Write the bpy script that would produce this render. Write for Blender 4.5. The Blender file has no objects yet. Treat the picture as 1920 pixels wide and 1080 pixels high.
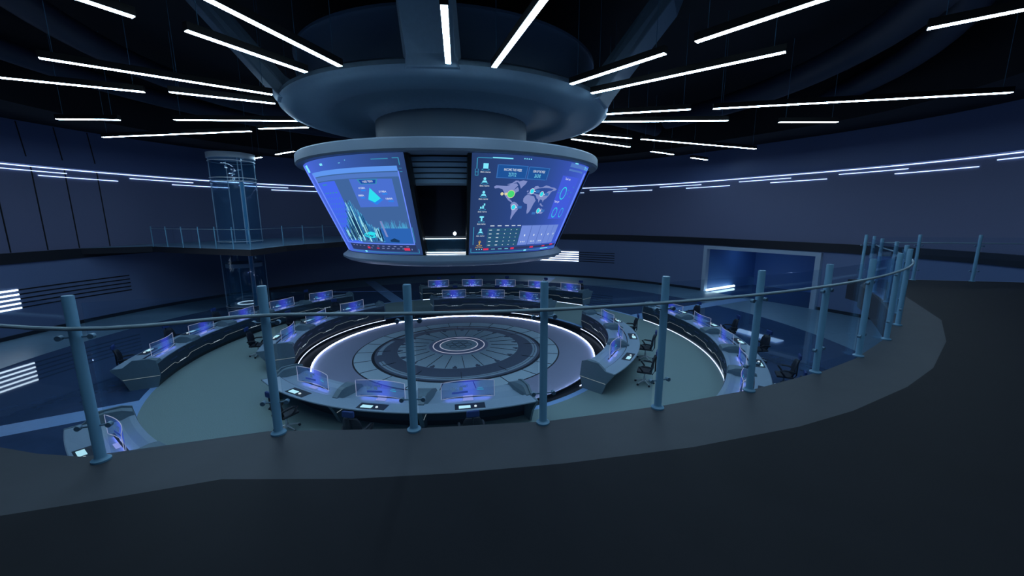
import bpy, bmesh, math, random
from mathutils import Vector, Matrix
from mathutils.geometry import tessellate_polygon
random.seed(7)
COL = bpy.context.scene.collection
PI = math.pi
def rad(d): return math.radians(d)
CX, CY = -2.36, 16.81            # axis of the stage and of the hanging display
FZ = -4.0                        # lower floor level; the mezzanine is z = 0
WX, WY = -2.6, 17.6              # centre of the hall wall

# ------------------------------------------------------------------ materials
def s2l(c): return c/12.92 if c <= .04045 else ((c+.055)/1.055)**2.4
def hexc(h): return tuple(s2l(int(h[i:i+2], 16)/255) for i in (0, 2, 4))
def mat(name, col, rough=.5, metal=0, emit=None, es=0, noise=0, nscale=20, bump=0, spec=.5, alpha=1, coat=0):
    m = bpy.data.materials.new(name); m.use_nodes = True
    nt = m.node_tree; b = nt.nodes['Principled BSDF']
    c = hexc(col) if isinstance(col, str) else col
    b.inputs['Base Color'].default_value = (*c, 1)
    b.inputs['Roughness'].default_value = rough
    b.inputs['Metallic'].default_value = metal
    b.inputs['Specular IOR Level'].default_value = spec
    b.inputs['Alpha'].default_value = alpha
    b.inputs['Coat Weight'].default_value = coat
    if emit:
        e = hexc(emit) if isinstance(emit, str) else emit
        b.inputs['Emission Color'].default_value = (*e, 1); b.inputs['Emission Strength'].default_value = es
    if noise or bump:
        tc = nt.nodes.new('ShaderNodeTexCoord'); n = nt.nodes.new('ShaderNodeTexNoise')
        n.inputs['Scale'].default_value = nscale; n.inputs['Detail'].default_value = 6
        nt.links.new(tc.outputs['Object'], n.inputs['Vector'])
        if noise:
            r = nt.nodes.new('ShaderNodeValToRGB')
            r.color_ramp.elements[0].position = .3; r.color_ramp.elements[1].position = .7
            r.color_ramp.elements[0].color = (*[x*(1-noise) for x in c], 1)
            r.color_ramp.elements[1].color = (*[min(1, x*(1+noise)) for x in c], 1)
            nt.links.new(n.outputs['Fac'], r.inputs['Fac']); nt.links.new(r.outputs['Color'], b.inputs['Base Color'])
        if bump:
            bp = nt.nodes.new('ShaderNodeBump'); bp.inputs['Strength'].default_value = bump; bp.inputs['Distance'].default_value = .01
            nt.links.new(n.outputs['Fac'], bp.inputs['Height']); nt.links.new(bp.outputs['Normal'], b.inputs['Normal'])
    return m
def emat(name, col, s):
    m = bpy.data.materials.new(name); m.use_nodes = True; nt = m.node_tree
    for n in list(nt.nodes): nt.nodes.remove(n)
    e = nt.nodes.new('ShaderNodeEmission'); o = nt.nodes.new('ShaderNodeOutputMaterial')
    e.inputs['Color'].default_value = (*(hexc(col) if isinstance(col, str) else col), 1); e.inputs['Strength'].default_value = s
    nt.links.new(e.outputs[0], o.inputs[0]); return m
def glassmat(name, tint, clear, gloss=.05, rough=.02):
    # thin architectural glass: mostly see-through, a faint tint and a fresnel reflection
    m = bpy.data.materials.new(name); m.use_nodes = True; nt = m.node_tree
    for n in list(nt.nodes): nt.nodes.remove(n)
    o = nt.nodes.new('ShaderNodeOutputMaterial'); t = nt.nodes.new('ShaderNodeBsdfTransparent'); g = nt.nodes.new('ShaderNodeBsdfGlossy')
    d = nt.nodes.new('ShaderNodeBsdfDiffuse'); m1 = nt.nodes.new('ShaderNodeMixShader'); m2 = nt.nodes.new('ShaderNodeMixShader'); f = nt.nodes.new('ShaderNodeMath'); lw = nt.nodes.new('ShaderNodeLayerWeight'); f.operation = 'POWER'; f.inputs[1].default_value = 3.0; f2 = nt.nodes.new('ShaderNodeMath'); f2.operation = 'MULTIPLY_ADD'; f2.inputs[1].default_value = .3; f2.inputs[2].default_value = .025; nt.links.new(lw.outputs['Facing'], f.inputs[0]); nt.links.new(f.outputs[0], f2.inputs[0])
    t.inputs[0].default_value = (*clear, 1); d.inputs[0].default_value = (*hexc(tint), 1)
    g.inputs['Roughness'].default_value = rough; g.inputs[0].default_value = (.8, .9, 1, 1)
    m1.inputs[0].default_value = gloss
    nt.links.new(t.outputs[0], m1.inputs[1]); nt.links.new(d.outputs[0], m1.inputs[2])
    nt.links.new(f2.outputs[0], m2.inputs[0]); nt.links.new(m1.outputs[0], m2.inputs[1]); nt.links.new(g.outputs[0], m2.inputs[2])
    nt.links.new(m2.outputs[0], o.inputs[0]); return m

M = {}
M['wall_up'] = mat('wall_upper_paint', '696f8e', .6, noise=.06, nscale=60)
M['wall_low'] = mat('wall_lower_paint', '66789e', .55, noise=.06, nscale=60)
M['wall_bulge'] = mat('wall_bulkhead_paint', '566690', .5, noise=.05, nscale=40)
M['seam'] = mat('panel_joint', '04060b', .7)
M['fascia'] = mat('slab_fascia', '151a24', .45)
M['black'] = mat('ceiling_black', '0a0f1a', .8)
M['duct'] = mat('duct_paint', '1a2840', .6)
M['lamp_body'] = mat('lamp_housing', '05070b', .5)
M['lamp'] = emat('lamp_diffuser', (.52, .77, 1.0), 40)
M['cove'] = emat('wall_strip_diffuser', (.42, .6, 1.0), 3.2)
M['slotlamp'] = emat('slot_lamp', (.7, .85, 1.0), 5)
M['stagelamp'] = emat('stage_edge_lamp', (.6, .68, 1.0), 30)
M['baselamp'] = emat('desk_base_lamp', (.62, .72, 1.0), 3.0)
M['mezz'] = mat('dark_resin_floor', '101218', .6, noise=.08, nscale=3, spec=.12)
M['band'] = mat('brown_grey_border_floor', '393d43', .55, noise=.06, nscale=3, spec=.2)
M['gloss'] = mat('dark_blue_gloss_floor', '32496a', .03, noise=.1, nscale=2, spec=.35)
M['carpet'] = mat('grey_green_carpet', '7a9090', .95, noise=.28, nscale=60, bump=.4)
M['ring'] = mat('slate_walkway', '6a8ca2', .35, noise=.08, nscale=4)
M['strip'] = mat('blue_floor_strip', '86aede', .4, noise=.05, nscale=8)
M['trench'] = mat('black_trench', '05070c', .4)
M['stage_grey'] = mat('stage_violet_grey_carpet', '868ca4', .9, noise=.18, nscale=60)
M['stage_light'] = mat('stage_light_tile', 'a4bcca', .8, noise=.14, nscale=50)
M['stage_dark'] = mat('stage_dark_ring', '4e5a6e', .7, noise=.15, nscale=50)
M['stage_line'] = mat('stage_joint', '141c2a', .7)
M['emblem'] = emat('emblem_ring_lamp', (.75, .78, 1.0), .55)
M['emblem_floor'] = mat('emblem_plate', '8a92b2', .6)
M['hub'] = mat('hub_blue_grey_paint', '88a2b4', .45, metal=.15, noise=.04, nscale=10)
M['hub_dark'] = mat('hub_dark_paint', '7c98b0', .5, metal=0)
M['hub_ring'] = mat('hub_ring_grey', '66788a', .45, metal=.1)
M['frame_black'] = mat('screen_frame_black', '04060a', .35)
M['core'] = mat('core_dark_glass', '20242e', .12, spec=.5)
M['slat'] = mat('core_slat', '8fb0c8', .4, metal=.2)
M['post'] = mat('railing_post_steel', '5a8aa6', .45, metal=0)
M['rail'] = mat('handrail_steel', '849aa4', .4, metal=0)
M['clamp'] = mat('glass_clamp_steel', '5f8298', .45, metal=.2)
M['glass'] = glassmat('railing_glass', '4a86b8', (.93, .96, .985), .025)
M['liftglass'] = glassmat('lift_glass', '4a8ab0', (.72, .84, .92), .12)
M['liftsteel'] = mat('lift_steel', 'e6eef4', .4, metal=.1)
M['liftcap'] = mat('lift_cap', 'c6d6e0', .45)
M['desk'] = mat('desk_slate_laminate', '607884', .5, noise=.06, nscale=30)
M['desk_top'] = mat('desk_top_laminate', '8ba2b4', .42, noise=.05, nscale=30)
M['desk_dark'] = mat('desk_front_dark', '2f3f4c', .7, spec=.25)
M['desk_slot'] = mat('desk_blue_inlay', '16305c', .4)
M['accent'] = emat('desk_accent_line', (.6, .75, .8), .34)
M['accent_b'] = emat('desk_accent_mark', (.7, .85, 1), .7)
M['mat'] = mat('desk_pad', '1b2836', .6)
M['tablet'] = emat('tablet_glow', (.5, .88, 1.0), 1.1)
M['mouse'] = emat('mouse_glow', (.8, .93, 1.0), .95)
M['mon_frame'] = emat('monitor_edge_lamp', (.45, .5, .72), .75)
M['mon_stand'] = emat('monitor_foot_glow', (.35, .42, .95), .85)
M['chair'] = mat('chair_black_mesh', '10161f', .6)
M['headrest'] = mat('chair_blue_headrest', '1b3a78', .6)
M['chrome'] = mat('chair_chrome', 'd8e2ea', .3, metal=.35)
M['cab_light'] = emat('lift_ring_lamp', (.8, .9, 1.0), 1.4)
M['door_frame'] = mat('portal_frame', 'a4b6cc', .45)
M['corr'] = mat('corridor_wall', '5580bc', .4)
M['bar'] = emat('floor_bar_lamp', (.6, .85, 1.0), 3.5)

# ------------------------------------------------------------------ mesh helper
class MB:
    def __init__(s): s.v = []; s.f = []; s.m = []; s.mats = []; s.cur = 0
    def use(s, m):
        if m not in s.mats: s.mats.append(m)
        s.cur = s.mats.index(m); return s
    def add(s, vs, fs):
        o = len(s.v); s.v += [tuple(v) for v in vs]
        for f in fs: s.f.append([i+o for i in f]); s.m.append(s.cur)
    def box(s, c, d, rz=0):
        x, y, z = [k/2 for k in d]; ca, sa = math.cos(rz), math.sin(rz); vs = []
        for sz in (-1, 1):
            for sx, sy in ((-1, -1), (1, -1), (1, 1), (-1, 1)):
                a, b = sx*x, sy*y; vs.append((c[0]+a*ca-b*sa, c[1]+a*sa+b*ca, c[2]+sz*z))
        s.add(vs, [(3, 2, 1, 0), (4, 5, 6, 7), (0, 1, 5, 4), (1, 2, 6, 5), (2, 3, 7, 6), (3, 0, 4, 7)])
    def tube(s, pts, r, n=8, closed=False, caps=True, rr=None):
        pts = [Vector(p) for p in pts]; L = len(pts); vs = []; up = Vector((0, 0, 1))
        for i, p in enumerate(pts):
            a = pts[(i-1) % L] if (closed or i > 0) else p; b = pts[(i+1) % L] if (closed or i < L-1) else p
            t = (b-a).normalized(); u = up if abs(t.dot(up)) < .95 else Vector((1, 0, 0))
            x = t.cross(u).normalized(); y = x.cross(t).normalized(); R = rr[i] if rr else r
            for k in range(n):
                q = 2*PI*k/n+PI/4; vs.append(p+x*(R*math.cos(q))+y*(R*math.sin(q)))
        fs = []
        for i in range(L if closed else L-1):
            j = (i+1) % L
            for k in range(n): fs.append((i*n+k, i*n+(k+1) % n, j*n+(k+1) % n, j*n+k))
        if caps and not closed: fs += [tuple(range(n))[::-1], tuple((L-1)*n+k for k in range(n))]
        s.add(vs, fs)
    def lathe(s, prof, a0=0, a1=360, n=64, c=(0, 0), closed=False, caps=False):
        # prof: (r, z) list; sweeps from azimuth a0 to a1 (degrees)
        full = abs(a1-a0) >= 359.99; m = n if full else n+1; P = len(prof); vs = []
        for i in range(m):
            a = rad(a0+(a1-a0)*i/n)
            for r, z in prof: vs.append((c[0]+r*math.cos(a), c[1]+r*math.sin(a), z))
        fs = []
        for i in range(n):
            j = (i+1) % m
            for k in range(P if closed else P-1):
                l = (k+1) % P; fs.append((i*P+k, j*P+k, j*P+l, i*P+l))
        if caps and closed and not full: fs += [tuple(range(P)), tuple((m-1)*P+k for k in range(P))[::-1]]
        s.add(vs, fs)
    def strip(s, A, B):
        n = len(A); s.add(list(A)+list(B), [(i, i+1, n+i+1, n+i) for i in range(n-1)])
    def poly(s, pts, z=0):
        t = tessellate_polygon([[Vector((p[0], p[1], 0)) for p in pts]]); s.add([(p[0], p[1], z) for p in pts], [tuple(q) for q in t])
    def build(s, name, m=None, parent=None, smooth=False, solid=0, bevel=0, sub=0):
        me = bpy.data.meshes.new(name)
        me.from_pydata(s.v, [], s.f)
        if m is not None and not s.mats: me.materials.append(m)
        for k in s.mats: me.materials.append(k)
        if s.mats: me.polygons.foreach_set('material_index', s.m)
        bm = bmesh.new(); bm.from_mesh(me)
        bmesh.ops.remove_doubles(bm, verts=bm.verts, dist=.0004)
        bmesh.ops.recalc_face_normals(bm, faces=bm.faces); bm.to_mesh(me); bm.free()
        me.update()
        o = bpy.data.objects.new(name, me); COL.objects.link(o)
        if parent: o.parent = parent
        if smooth:
            me.polygons.foreach_set('use_smooth', [True]*len(me.polygons))
            try: me.set_sharp_from_angle(angle=rad(35))
            except Exception: pass
        if solid: q = o.modifiers.new('solid', 'SOLIDIFY'); q.thickness = solid; q.offset = 0
        if bevel: q = o.modifiers.new('bevel', 'BEVEL'); q.width = bevel; q.segments = 2; q.limit_method = 'ANGLE'
        if sub: q = o.modifiers.new('sub', 'SUBSURF'); q.levels = sub; q.render_levels = sub
        return o
def empty(name, loc, rz=0):
    o = bpy.data.objects.new(name, None); COL.objects.link(o); o.location = loc; o.rotation_euler = (0, 0, rz); o.empty_display_size = .2; return o
def tag(o, label=None, cat=None, group=None, kind=None):
    if label: o['label'] = label
    if cat: o['category'] = cat
    if group: o['group'] = group
    if kind: o['kind'] = kind
    return o
KIDS = {}
def copy_tree(o, loc=None, rz=None):
    c = o.copy(); COL.objects.link(c)
    if loc is not None: c.location = loc
    if rz is not None: c.rotation_euler = (0, 0, rz)
    def rec(src, dst):
        for ch in [x for x in list(src.children)]:
            d = ch.copy(); COL.objects.link(d); d.parent = dst; rec(ch, d)
    rec(o, c); return c
def pol(r, a, z=0, c=(CX, CY)): return Vector((c[0]+r*math.cos(rad(a)), c[1]+r*math.sin(rad(a)), z))

# ------------------------------------------------------------------ camera
f, pitch, roll = 742.0, rad(10.23), -.0035
F = Vector((0, math.cos(pitch), -math.sin(pitch))); U = Vector((0, math.sin(pitch), math.cos(pitch))); R = Vector((1, 0, 0))
R2 = math.cos(roll)*R+math.sin(roll)*U; U2 = -math.sin(roll)*R+math.cos(roll)*U
cd = bpy.data.cameras.new('camera'); cam = bpy.data.objects.new('camera', cd); COL.objects.link(cam)
mt = Matrix.Identity(4)
for i in range(3): mt[i][0] = R2[i]; mt[i][1] = U2[i]; mt[i][2] = -F[i]
mt[2][3] = 1.6; cam.matrix_world = mt
cd.lens = f/1920*36; cd.sensor_width = 36; cd.clip_start = .05; cd.clip_end = 200
bpy.context.scene.camera = cam

# ------------------------------------------------------------------ hall walls
def sm(x): x = min(1, max(0, x)); return x*x*(3-2*x)
def wR(t):
    t = (t+180) % 360-180
    return 20.9+2.3*sm((30-t)/35)*(1-sm((-60-t)/50)) if t <= 30 else 20.9
def wp(t, z=0, off=0):
    r = wR(t)-off; return (WX+r*math.cos(rad(t)), WY+r*math.sin(rad(t)), z)
SLOT_Z = [-1.73-.2*i for i in range(5)]
def arange(a, b, st=2.0):
    n = max(1, int(math.ceil(abs(b-a)/st))); return [a+(b-a)*i/n for i in range(n+1)]
def wallseg(name, a, b, holes=()):
    mb = MB(); T = arange(a, b)
    for x0, x1, z0, z1 in holes: T += [x0, x1]
    T = sorted(set(T))
    def band(z0, z1, o0, o1, m):
        mb.use(m)
        for t0, t1 in zip(T, T[1:]):
            mid = (t0+t1)/2; segs = [(z0, z1)]
            for x0, x1, h0, h1 in holes:
                if x0 < mid < x1 and h0 < z1 and h1 > z0:
                    segs = [q for q in ((z0, h0), (h1, z1)) if q[1]-q[0] > .001]
            for q0, q1 in segs:
                oo = lambda z: o0+(o1-o0)*(z-z0)/(z1-z0)
                mb.add([wp(t0, q0, oo(q0)), wp(t1, q0, oo(q0)), wp(t1, q1, oo(q1)), wp(t0, q1, oo(q1))], [(0, 1, 2, 3)])
    band(FZ-.02, -.5, 0, 0, M['wall_low'])
    band(-.5, -.5001, 0, .12, M['fascia']); band(-.5, 0, .12, .12, M['fascia']); band(-.0001, 0, .12, 0, M['fascia'])
    band(0, 4.14, 0, 0, M['wall_up'])
    band(4.14, 4.1401, 0, .22, M['wall_bulge']); band(4.14, 4.45, .22, .3, M['wall_bulge']); band(4.45, 6.15, .3, .1, M['wall_bulge'])
    return tag(mb.build(name, smooth=True), kind='structure')
DOOR = (15.3, 35.3, FZ-.02, -.62)
wallseg('wall_right', -80, 50, [DOOR]); wallseg('wall_back', 50, 130); wallseg('wall_left', 130, 215); wallseg('wall_front', 215, 280)
# panel joints of the left wall: thin reveals
mb = MB()
for t in (181.3, 177.4, 173.5, 169.9, 166.1):
    x, y, _ = wp(t, 0, .012); mb.box((x, y, 2.06), (.03, .04, 4.08), rad(t))
for t in (178.2, 174.3, 170.4, 166.6):
    mb.tube([wp(t, 4.5, .31), wp(t, 6.1, .12)], .022, 4)
tag(mb.build('trim_1', M['seam']), kind='structure')
mb = MB()                                              # dark skirting at the foot of the lower wall
for a, b in ((-80, 15.3), (35.3, 280)):
    T = arange(a, b)
    mb.strip([wp(t, FZ, .05) for t in T], [wp(t, FZ+.18, .05) for t in T]); mb.strip([wp(t, FZ+.18, .05) for t in T], [wp(t, FZ+.18, 0) for t in T])
tag(mb.build('baseboard_back', M['fascia']), kind='structure')

# ceiling: black perimeter soffit and higher black deck
mb = MB()
T = arange(-180, 180, 3)
mb.strip([wp(t, 6.15, 0) for t in T], [wp(t, 6.15, 3.6) for t in T])
mb.strip([wp(t, 6.15, 3.6) for t in T], [wp(t, 8.4, 3.6) for t in T])
mb.poly([wp(t, 0, 3.6) for t in T[:-1]], 8.4)
tag(mb.build('ceiling', M['black']), kind='structure')

# lower floor
mb = MB()
T = arange(-180, 180, 3)
mb.use(M['ring']); mb.strip([wp(t, FZ, -.3) for t in T], [wp(t, FZ, wR(t)-17.1) for t in T])
mb.use(M['gloss'])
NB = len(T); mb.strip([wp(t, FZ, wR(t)-17.1) for t in T], [(CX+10.68*math.cos(rad(t)), CY+10.68*math.sin(rad(t)), FZ) for t in T])
mb.use(M['strip']); mb.lathe([(10.68, FZ), (10.5, FZ)], n=120, c=(CX, CY))
mb.use(M['carpet']); mb.lathe([(10.5, FZ), (6.7, FZ)], n=120, c=(CX, CY))
mb.use(M['strip']); mb.lathe([(6.7, FZ), (6.5, FZ)], n=120, c=(CX, CY))
mb.use(M['trench']); mb.lathe([(6.5, FZ), (6.34, FZ), (6.34, FZ-.12), (5.92, FZ-.2)], n=120, c=(CX, CY))
for a in (-148, 119.9, 28, 73):                       # radial blue walk strips
    mb.use(M['strip']); w = .42
    d = Vector((math.cos(rad(a)), math.sin(rad(a)), 0)); n = Vector((-d.y, d.x, 0)); c = Vector((CX, CY, FZ+.004))
    r1 = 20.6
    mb.add([c+d*10.6+n*w, c+d*10.6-n*w, c+d*r1-n*w, c+d*r1+n*w], [(0, 1, 2, 3)])
tag(mb.build('floor'), kind='structure')

# ------------------------------------------------------------------ near mezzanine
EDGE = [(-22.3, 9.9), (-14, 6), (-8, 4), (-5, 3.0), (-3.65, 2.57), (-3.29, 2.49), (-2.93, 2.45), (-1.86, 2.77), (-.79, 2.80), (.25, 2.90), (1.29, 3.16), (2.29, 3.49), (3.28, 3.93), (3.9, 4.28), (4.5, 4.71), (5.1, 5.15), (5.62, 5.68), (6.1, 6.2), (6.5, 6.68), (6.97, 7.33), (7.5, 8.09), (8.09, 9.06), (8.5, 9.42), (8.58, 9.98), (9.9, 9.86), (11.3, 9.6), (18.6, 7.9)]
BAND = [(-22.0, 8.6), (-14, 4.6), (-8, 2.9), (-4.2, 2.0), (-2.8, 1.91), (-2.35, 2.04), (-1.81, 2.21), (-1.0, 2.21), (-.38, 2.26), (.35, 2.36), (1.27, 2.54), (2.21, 2.81), (2.84, 3.06), (3.74, 3.52), (4.48, 3.99), (5.59, 4.89), (6.65, 5.94), (7.13, 6.65), (7.84, 7.7), (8.52, 9.3)]
def wall_arc(t0, t1, off=-.05):
    return [wp(t, 0, off)[:2] for t in arange(t0, t1, 3)]
TH = .5
mb = MB(); mb.use(M['mezz'])
tail = EDGE[EDGE.index((8.5, 9.42)):]
mb.poly(BAND+tail+wall_arc(-24, -158), 0)
mb.use(M['band']); mb.poly([p for p in EDGE[:EDGE.index((8.5, 9.42))+1]]+BAND[::-1], 0)
mb.use(M['fascia'])
mb.strip([(x, y, 0) for x, y in EDGE], [(x, y, -TH) for x, y in EDGE])
mb.poly(EDGE+wall_arc(-24, -158), -TH)
tag(mb.build('floor.001'), kind='structure')
mb = MB(); mb.tube([(-2.9, 1.62, .001), (-3.6, 1.35, .001), (-6, .3, .001)], .006, 4)
tag(mb.build('trim_2', M['seam']), kind='structure')
# far left mezzanine bridge
SL = [(-23.1, 21.2), (-20.5, 22.62), (-17.8, 21.6), (-13.15, 19.92), (-13.05, 21.3), (-12.9, 22.7), (-12.45, 24), (-11.8, 25), (-11.2, 26.5), (-9.8, 28.5), (-8.5, 31), (-6.5, 38.1)]
mb = MB(); mb.use(M['ring']); back = [wp(t, 0, 0)[:2] for t in arange(101, 169, 3)]
mb.poly(SL+back, 0); mb.use(M['fascia']); mb.poly(SL+back, -.32)
mb.strip([(x, y, 0) for x, y in SL], [(x, y, -.32) for x, y in SL])
tag(mb.build('floor.002'), kind='structure')

# ------------------------------------------------------------------ railings
HP = 1.127
def post_mesh(h, r):
    m = MB(); m.lathe([(0, 0), (r*1.75, 0), (r*1.75, .012), (r*1.2, .02), (r, .03), (r, h-.006), (r*.9, h), (0, h)], n=20)
    return m
def clamp_mesh(side, r, z):
    m = MB()
    m.tube([(0, side*r*.8, z), (0, side*(r+.045), z)], .006, 6)
    m.tube([(-.012, side*(r+.05), z), (.018, side*(r+.05), z)], .017, 12)
    return m
def railing(name, label, posts, glass_off, hand_off, hz, r, group=None, hand_r=.0135, extra0=None, clamps=True, gz=(.03, 1.07)):
    root = empty(name, (posts[0][0], posts[0][1], 0)); tag(root, label, 'railing', group)
    o0 = Vector((posts[0][0], posts[0][1], 0)); pm = post_mesh(HP, r).build('post', M['post'], root, smooth=True)
    P = [Vector((p[0], p[1], 0)) for p in posts]; n = len(P); nr = []
    for i in range(n):
        d = (P[min(n-1, i+1)]-P[max(0, i-1)]).normalized(); nr.append((d, Vector((d.y, -d.x, 0))))   # right-hand normal
    cl = [clamp_mesh(s, r, z).build('glass_clamp', M['clamp'], pm, smooth=True) for s in (-1, 1) for z in (.25, .86)] if clamps else []
    for i, p in enumerate(P):
        if i == 0: q = pm
        else:
            q = pm.copy(); COL.objects.link(q); q.parent = root
            for c in cl: k = c.copy(); COL.objects.link(k); k.parent = q
        q.location = p-o0; q.rotation_euler = (0, 0, math.atan2(nr[i][0].y, nr[i][0].x)-PI/2)
    G = ([Vector((*extra0, 0))] if extra0 else [])+P
    for a, b in zip(G, G[1:]):
        d = (b-a).normalized(); nn = Vector((d.y, -d.x, 0))*glass_off
        m = MB(); A, B = a+nn+d*.035-o0, b+nn-d*.035-o0; t = Vector((d.y, -d.x, 0))*.005
        vs = [A-t, B-t, B+t, A+t]; m.add([v+Vector((0, 0, gz[0])) for v in vs]+[v+Vector((0, 0, gz[1])) for v in vs], [(0, 1, 2, 3), (4, 5, 6, 7), (0, 1, 5, 4), (1, 2, 6, 5), (2, 3, 7, 6), (3, 0, 4, 7)])
        m.build('glass_panel', M['glass'], root)
    m = MB(); H = []
    off0 = ([G[0]+nr[0][1]*hand_off] if extra0 else [])
    pts = off0+[p+nr[i][1]*hand_off for i, p in enumerate(P)]
    for i in range(len(pts)-1):                       # smooth through the posts
        p0, p1, p2, p3 = pts[max(0, i-1)], pts[i], pts[i+1], pts[min(len(pts)-1, i+2)]
        for k in range(6):
            t = k/6; H.append(.5*((2*p1)+(p2-p0)*t+(2*p0-5*p1+4*p2-p3)*t*t+(3*p1-p0-3*p2+p3)*t**3))
    H.append(pts[-1]); m.tube([h-o0+Vector((0, 0, hz)) for h in H], hand_r, 10)
    m.build('handrail', M['rail'], root, smooth=True)
    return root
near_posts = [(-2.76, 2.41), (-1.76, 2.74), (-.75, 2.78), (.24, 2.88), (1.23, 3.12), (2.2, 3.45), (3.14, 3.88), (4.0, 4.36), (4.9, 4.98), (5.7, 5.66), (6.36, 6.38), (7.03, 7.25), (7.66, 8.22), (8.38, 9.2)]
railing('glass_railing', 'curved railing in front with steel posts, glass panels and thin handrail at the mezzanine edge', near_posts, -.045, .05, .925, .03, extra0=(-4.6, 2.83), gz=(-.1, 1.07))
railing('glass_railing', 'straight glass railing at far right end of the mezzanine, beyond the curved railing', [(8.83, 9.92), (10.05, 9.8), (11.25, 9.55), (12.6, 9.25), (14.2, 8.9)], .045, -.05, .925, .033)
railing('glass_railing', 'distant glass railing on the left mezzanine bridge crossing in front of the glass lift', [(-20.3, 22.5), (-19.1, 22.05), (-17.83, 21.55), (-16.57, 21.1), (-15.41, 20.7), (-14.22, 20.28), (-13.2, 20.05), (-13.02, 22.66), (-12.54, 23.96), (-11.85, 25.05), (-11.3, 26.5), (-10.0, 28.5)], .0, 0, 1.0, .028, hand_r=.012, clamps=False, gz=(.05, 1.1))

# ------------------------------------------------------------------ portal on the right lower wall
a0, a1 = DOOR[0], DOOR[1]
mb = MB()
T = arange(a0, a1, 2); A = [wp(t, FZ, 0) for t in T]; deep = 6.0
d0 = Vector((math.cos(rad(25)), math.sin(rad(25)), 0))
Bk = [Vector(p)+d0*deep for p in A]
mb.use(M['corr']); up = Vector((0, 0, 3.38))
mb.strip([p for p in Bk], [p+up for p in Bk])
for e in (0, -1): mb.add([A[e], Bk[e], Bk[e]+up, Vector(A[e])+up], [(0, 1, 2, 3)])
mb.strip([Vector(p)+up for p in A], [p+up for p in Bk])
tag(mb.build('wall_corridor'), kind='structure')
mb = MB(); mb.use(M['strip']); mb.strip([Vector(p)+Vector((0, 0, .003)) for p in A], [p+Vector((0, 0, .003)) for p in Bk]); mb.mats = [M['gloss']]
tag(mb.build('floor.003'), kind='structure')
mb = MB(); wd = .26
def fr(t0, t1, z0, z1):
    T = arange(t0, t1, 2)
    for (p, q, oa, ob) in ((z0, z1, .16, .16),): 
        mb.strip([wp(t, p, .16) for t in T], [wp(t, q, .16) for t in T])
    for z in (z0, z1): mb.strip([wp(t, z, .16) for t in T], [wp(t, z, -.25) for t in T])
    for t in (t0, t1): mb.add([wp(t, z0, .16), wp(t, z1, .16), wp(t, z1, -.25), wp(t, z0, -.25)], [(0, 1, 2, 3)])
dt = .72
fr(a0, a0+dt, FZ, -.6); fr(a1-dt, a1, FZ, -.6); fr(a0, a1, -.8, -.56)
tag(mb.build('door_1', M['door_frame']), kind='structure')
mb = MB(); mb.tube([(14.55, 29.1, -3.86), (17.6, 30.9, -3.86)], .09, 8)
tag(mb.build('light_bar', M['bar']), 'single bright white light bar lying low inside the large framed portal', 'lamp')
mb = MB(); mb.use(emat('corridor_fill_lamp', (.35, .6, 1), 2.4));  # ceiling lamp put in out of view to brighten the corridor
P0 = Vector(wp(28, -.7, -3)); mb.box(P0, (3.4, .9, .04), rad(115))
tag(mb.build('light_bar'), 'added unseen ceiling light brightening the corridor behind the framed portal', 'lamp')

# ------------------------------------------------------------------ slotted wall lights
def slots(label, lit, dark, z0, dz):
    c = wp((dark[0]+dark[1])/2, z0-2*dz, .0); root = empty('slot_light', c); tag(root, label, 'wall light', 'slotted lights on the lower wall'); o = Vector(c)
    for i in range(5):
        z = z0-i*dz
        for (a, b), nm, m, hw in ((lit, 'light_tube', M['slotlamp'], .034), (dark, 'dark_slot', M['seam'], .026)):
            k = MB(); T = arange(a, b, 1.5)
            pts = [Vector(wp(t, z, .03))-o for t in T]; up = Vector((0, 0, hw)); ot = [Vector(wp(t, z, -.02))-o for t in T]
            k.strip([p-up for p in pts], [p+up for p in pts]); k.strip([p+up for p in pts], [p+up for p in ot]); k.strip([p-up for p in pts], [p-up for p in ot])
            k.build(nm, m, root)
slots('five stacked white light slots on left lower wall, ending in dark grooves', (177.55, 189), (164.3, 177.5), -1.75, .215)
slots('five stacked white light slots on back right lower wall, partly behind the display hub', (65.15, 80), (56, 65.1), -1.66, .205)

# ------------------------------------------------------------------ cove strips on the upper wall
def wstrip(t0, t1, z, label, name='wall_light_strip', hw=.014, group='thin light strips around the upper wall'):
    T = arange(t0, t1, 1.5); o = Vector(wp((t0+t1)/2, z, 0)); k = MB(); up = Vector((0, 0, hw))
    A = [Vector(wp(t, z, .035))-o for t in T]; B = [Vector(wp(t, z, -.01))-o for t in T]
    k.strip([p-up for p in A], [p+up for p in A]); k.strip([p+up for p in A], [p+up for p in B]); k.strip([p-up for p in A], [p-up for p in B])
    ob = k.build(name, M['cove']); ob.location = o; tag(ob, label, 'wall light', group)
wstrip(-25, 205, 4.08, 'longest continuous light strip running round the whole upper wall under the bulkhead', hw=.018, group=None)
sec = [(169.7, 178.9, 'left edge of the photo'), (152.8, 162, 'the wall left of the glass lift'), (136, 145.2, 'the wall right behind the glass lift'), (119.5, 128.6, 'the wall behind the left screen edge'), (53.7, 62.8, 'the wall just right of the display hub'), (37.1, 46.1, 'the wall right of centre, second from the hub'), (21, 29.6, 'the wall above the framed portal'), (7.2, 14.7, 'the wall above the far railing corner'), (-8.5, -.6, 'the right edge of the photo')]
for a, b, w in sec: wstrip(a, b, 3.88, 'short light strip of the middle row on '+w)
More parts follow.
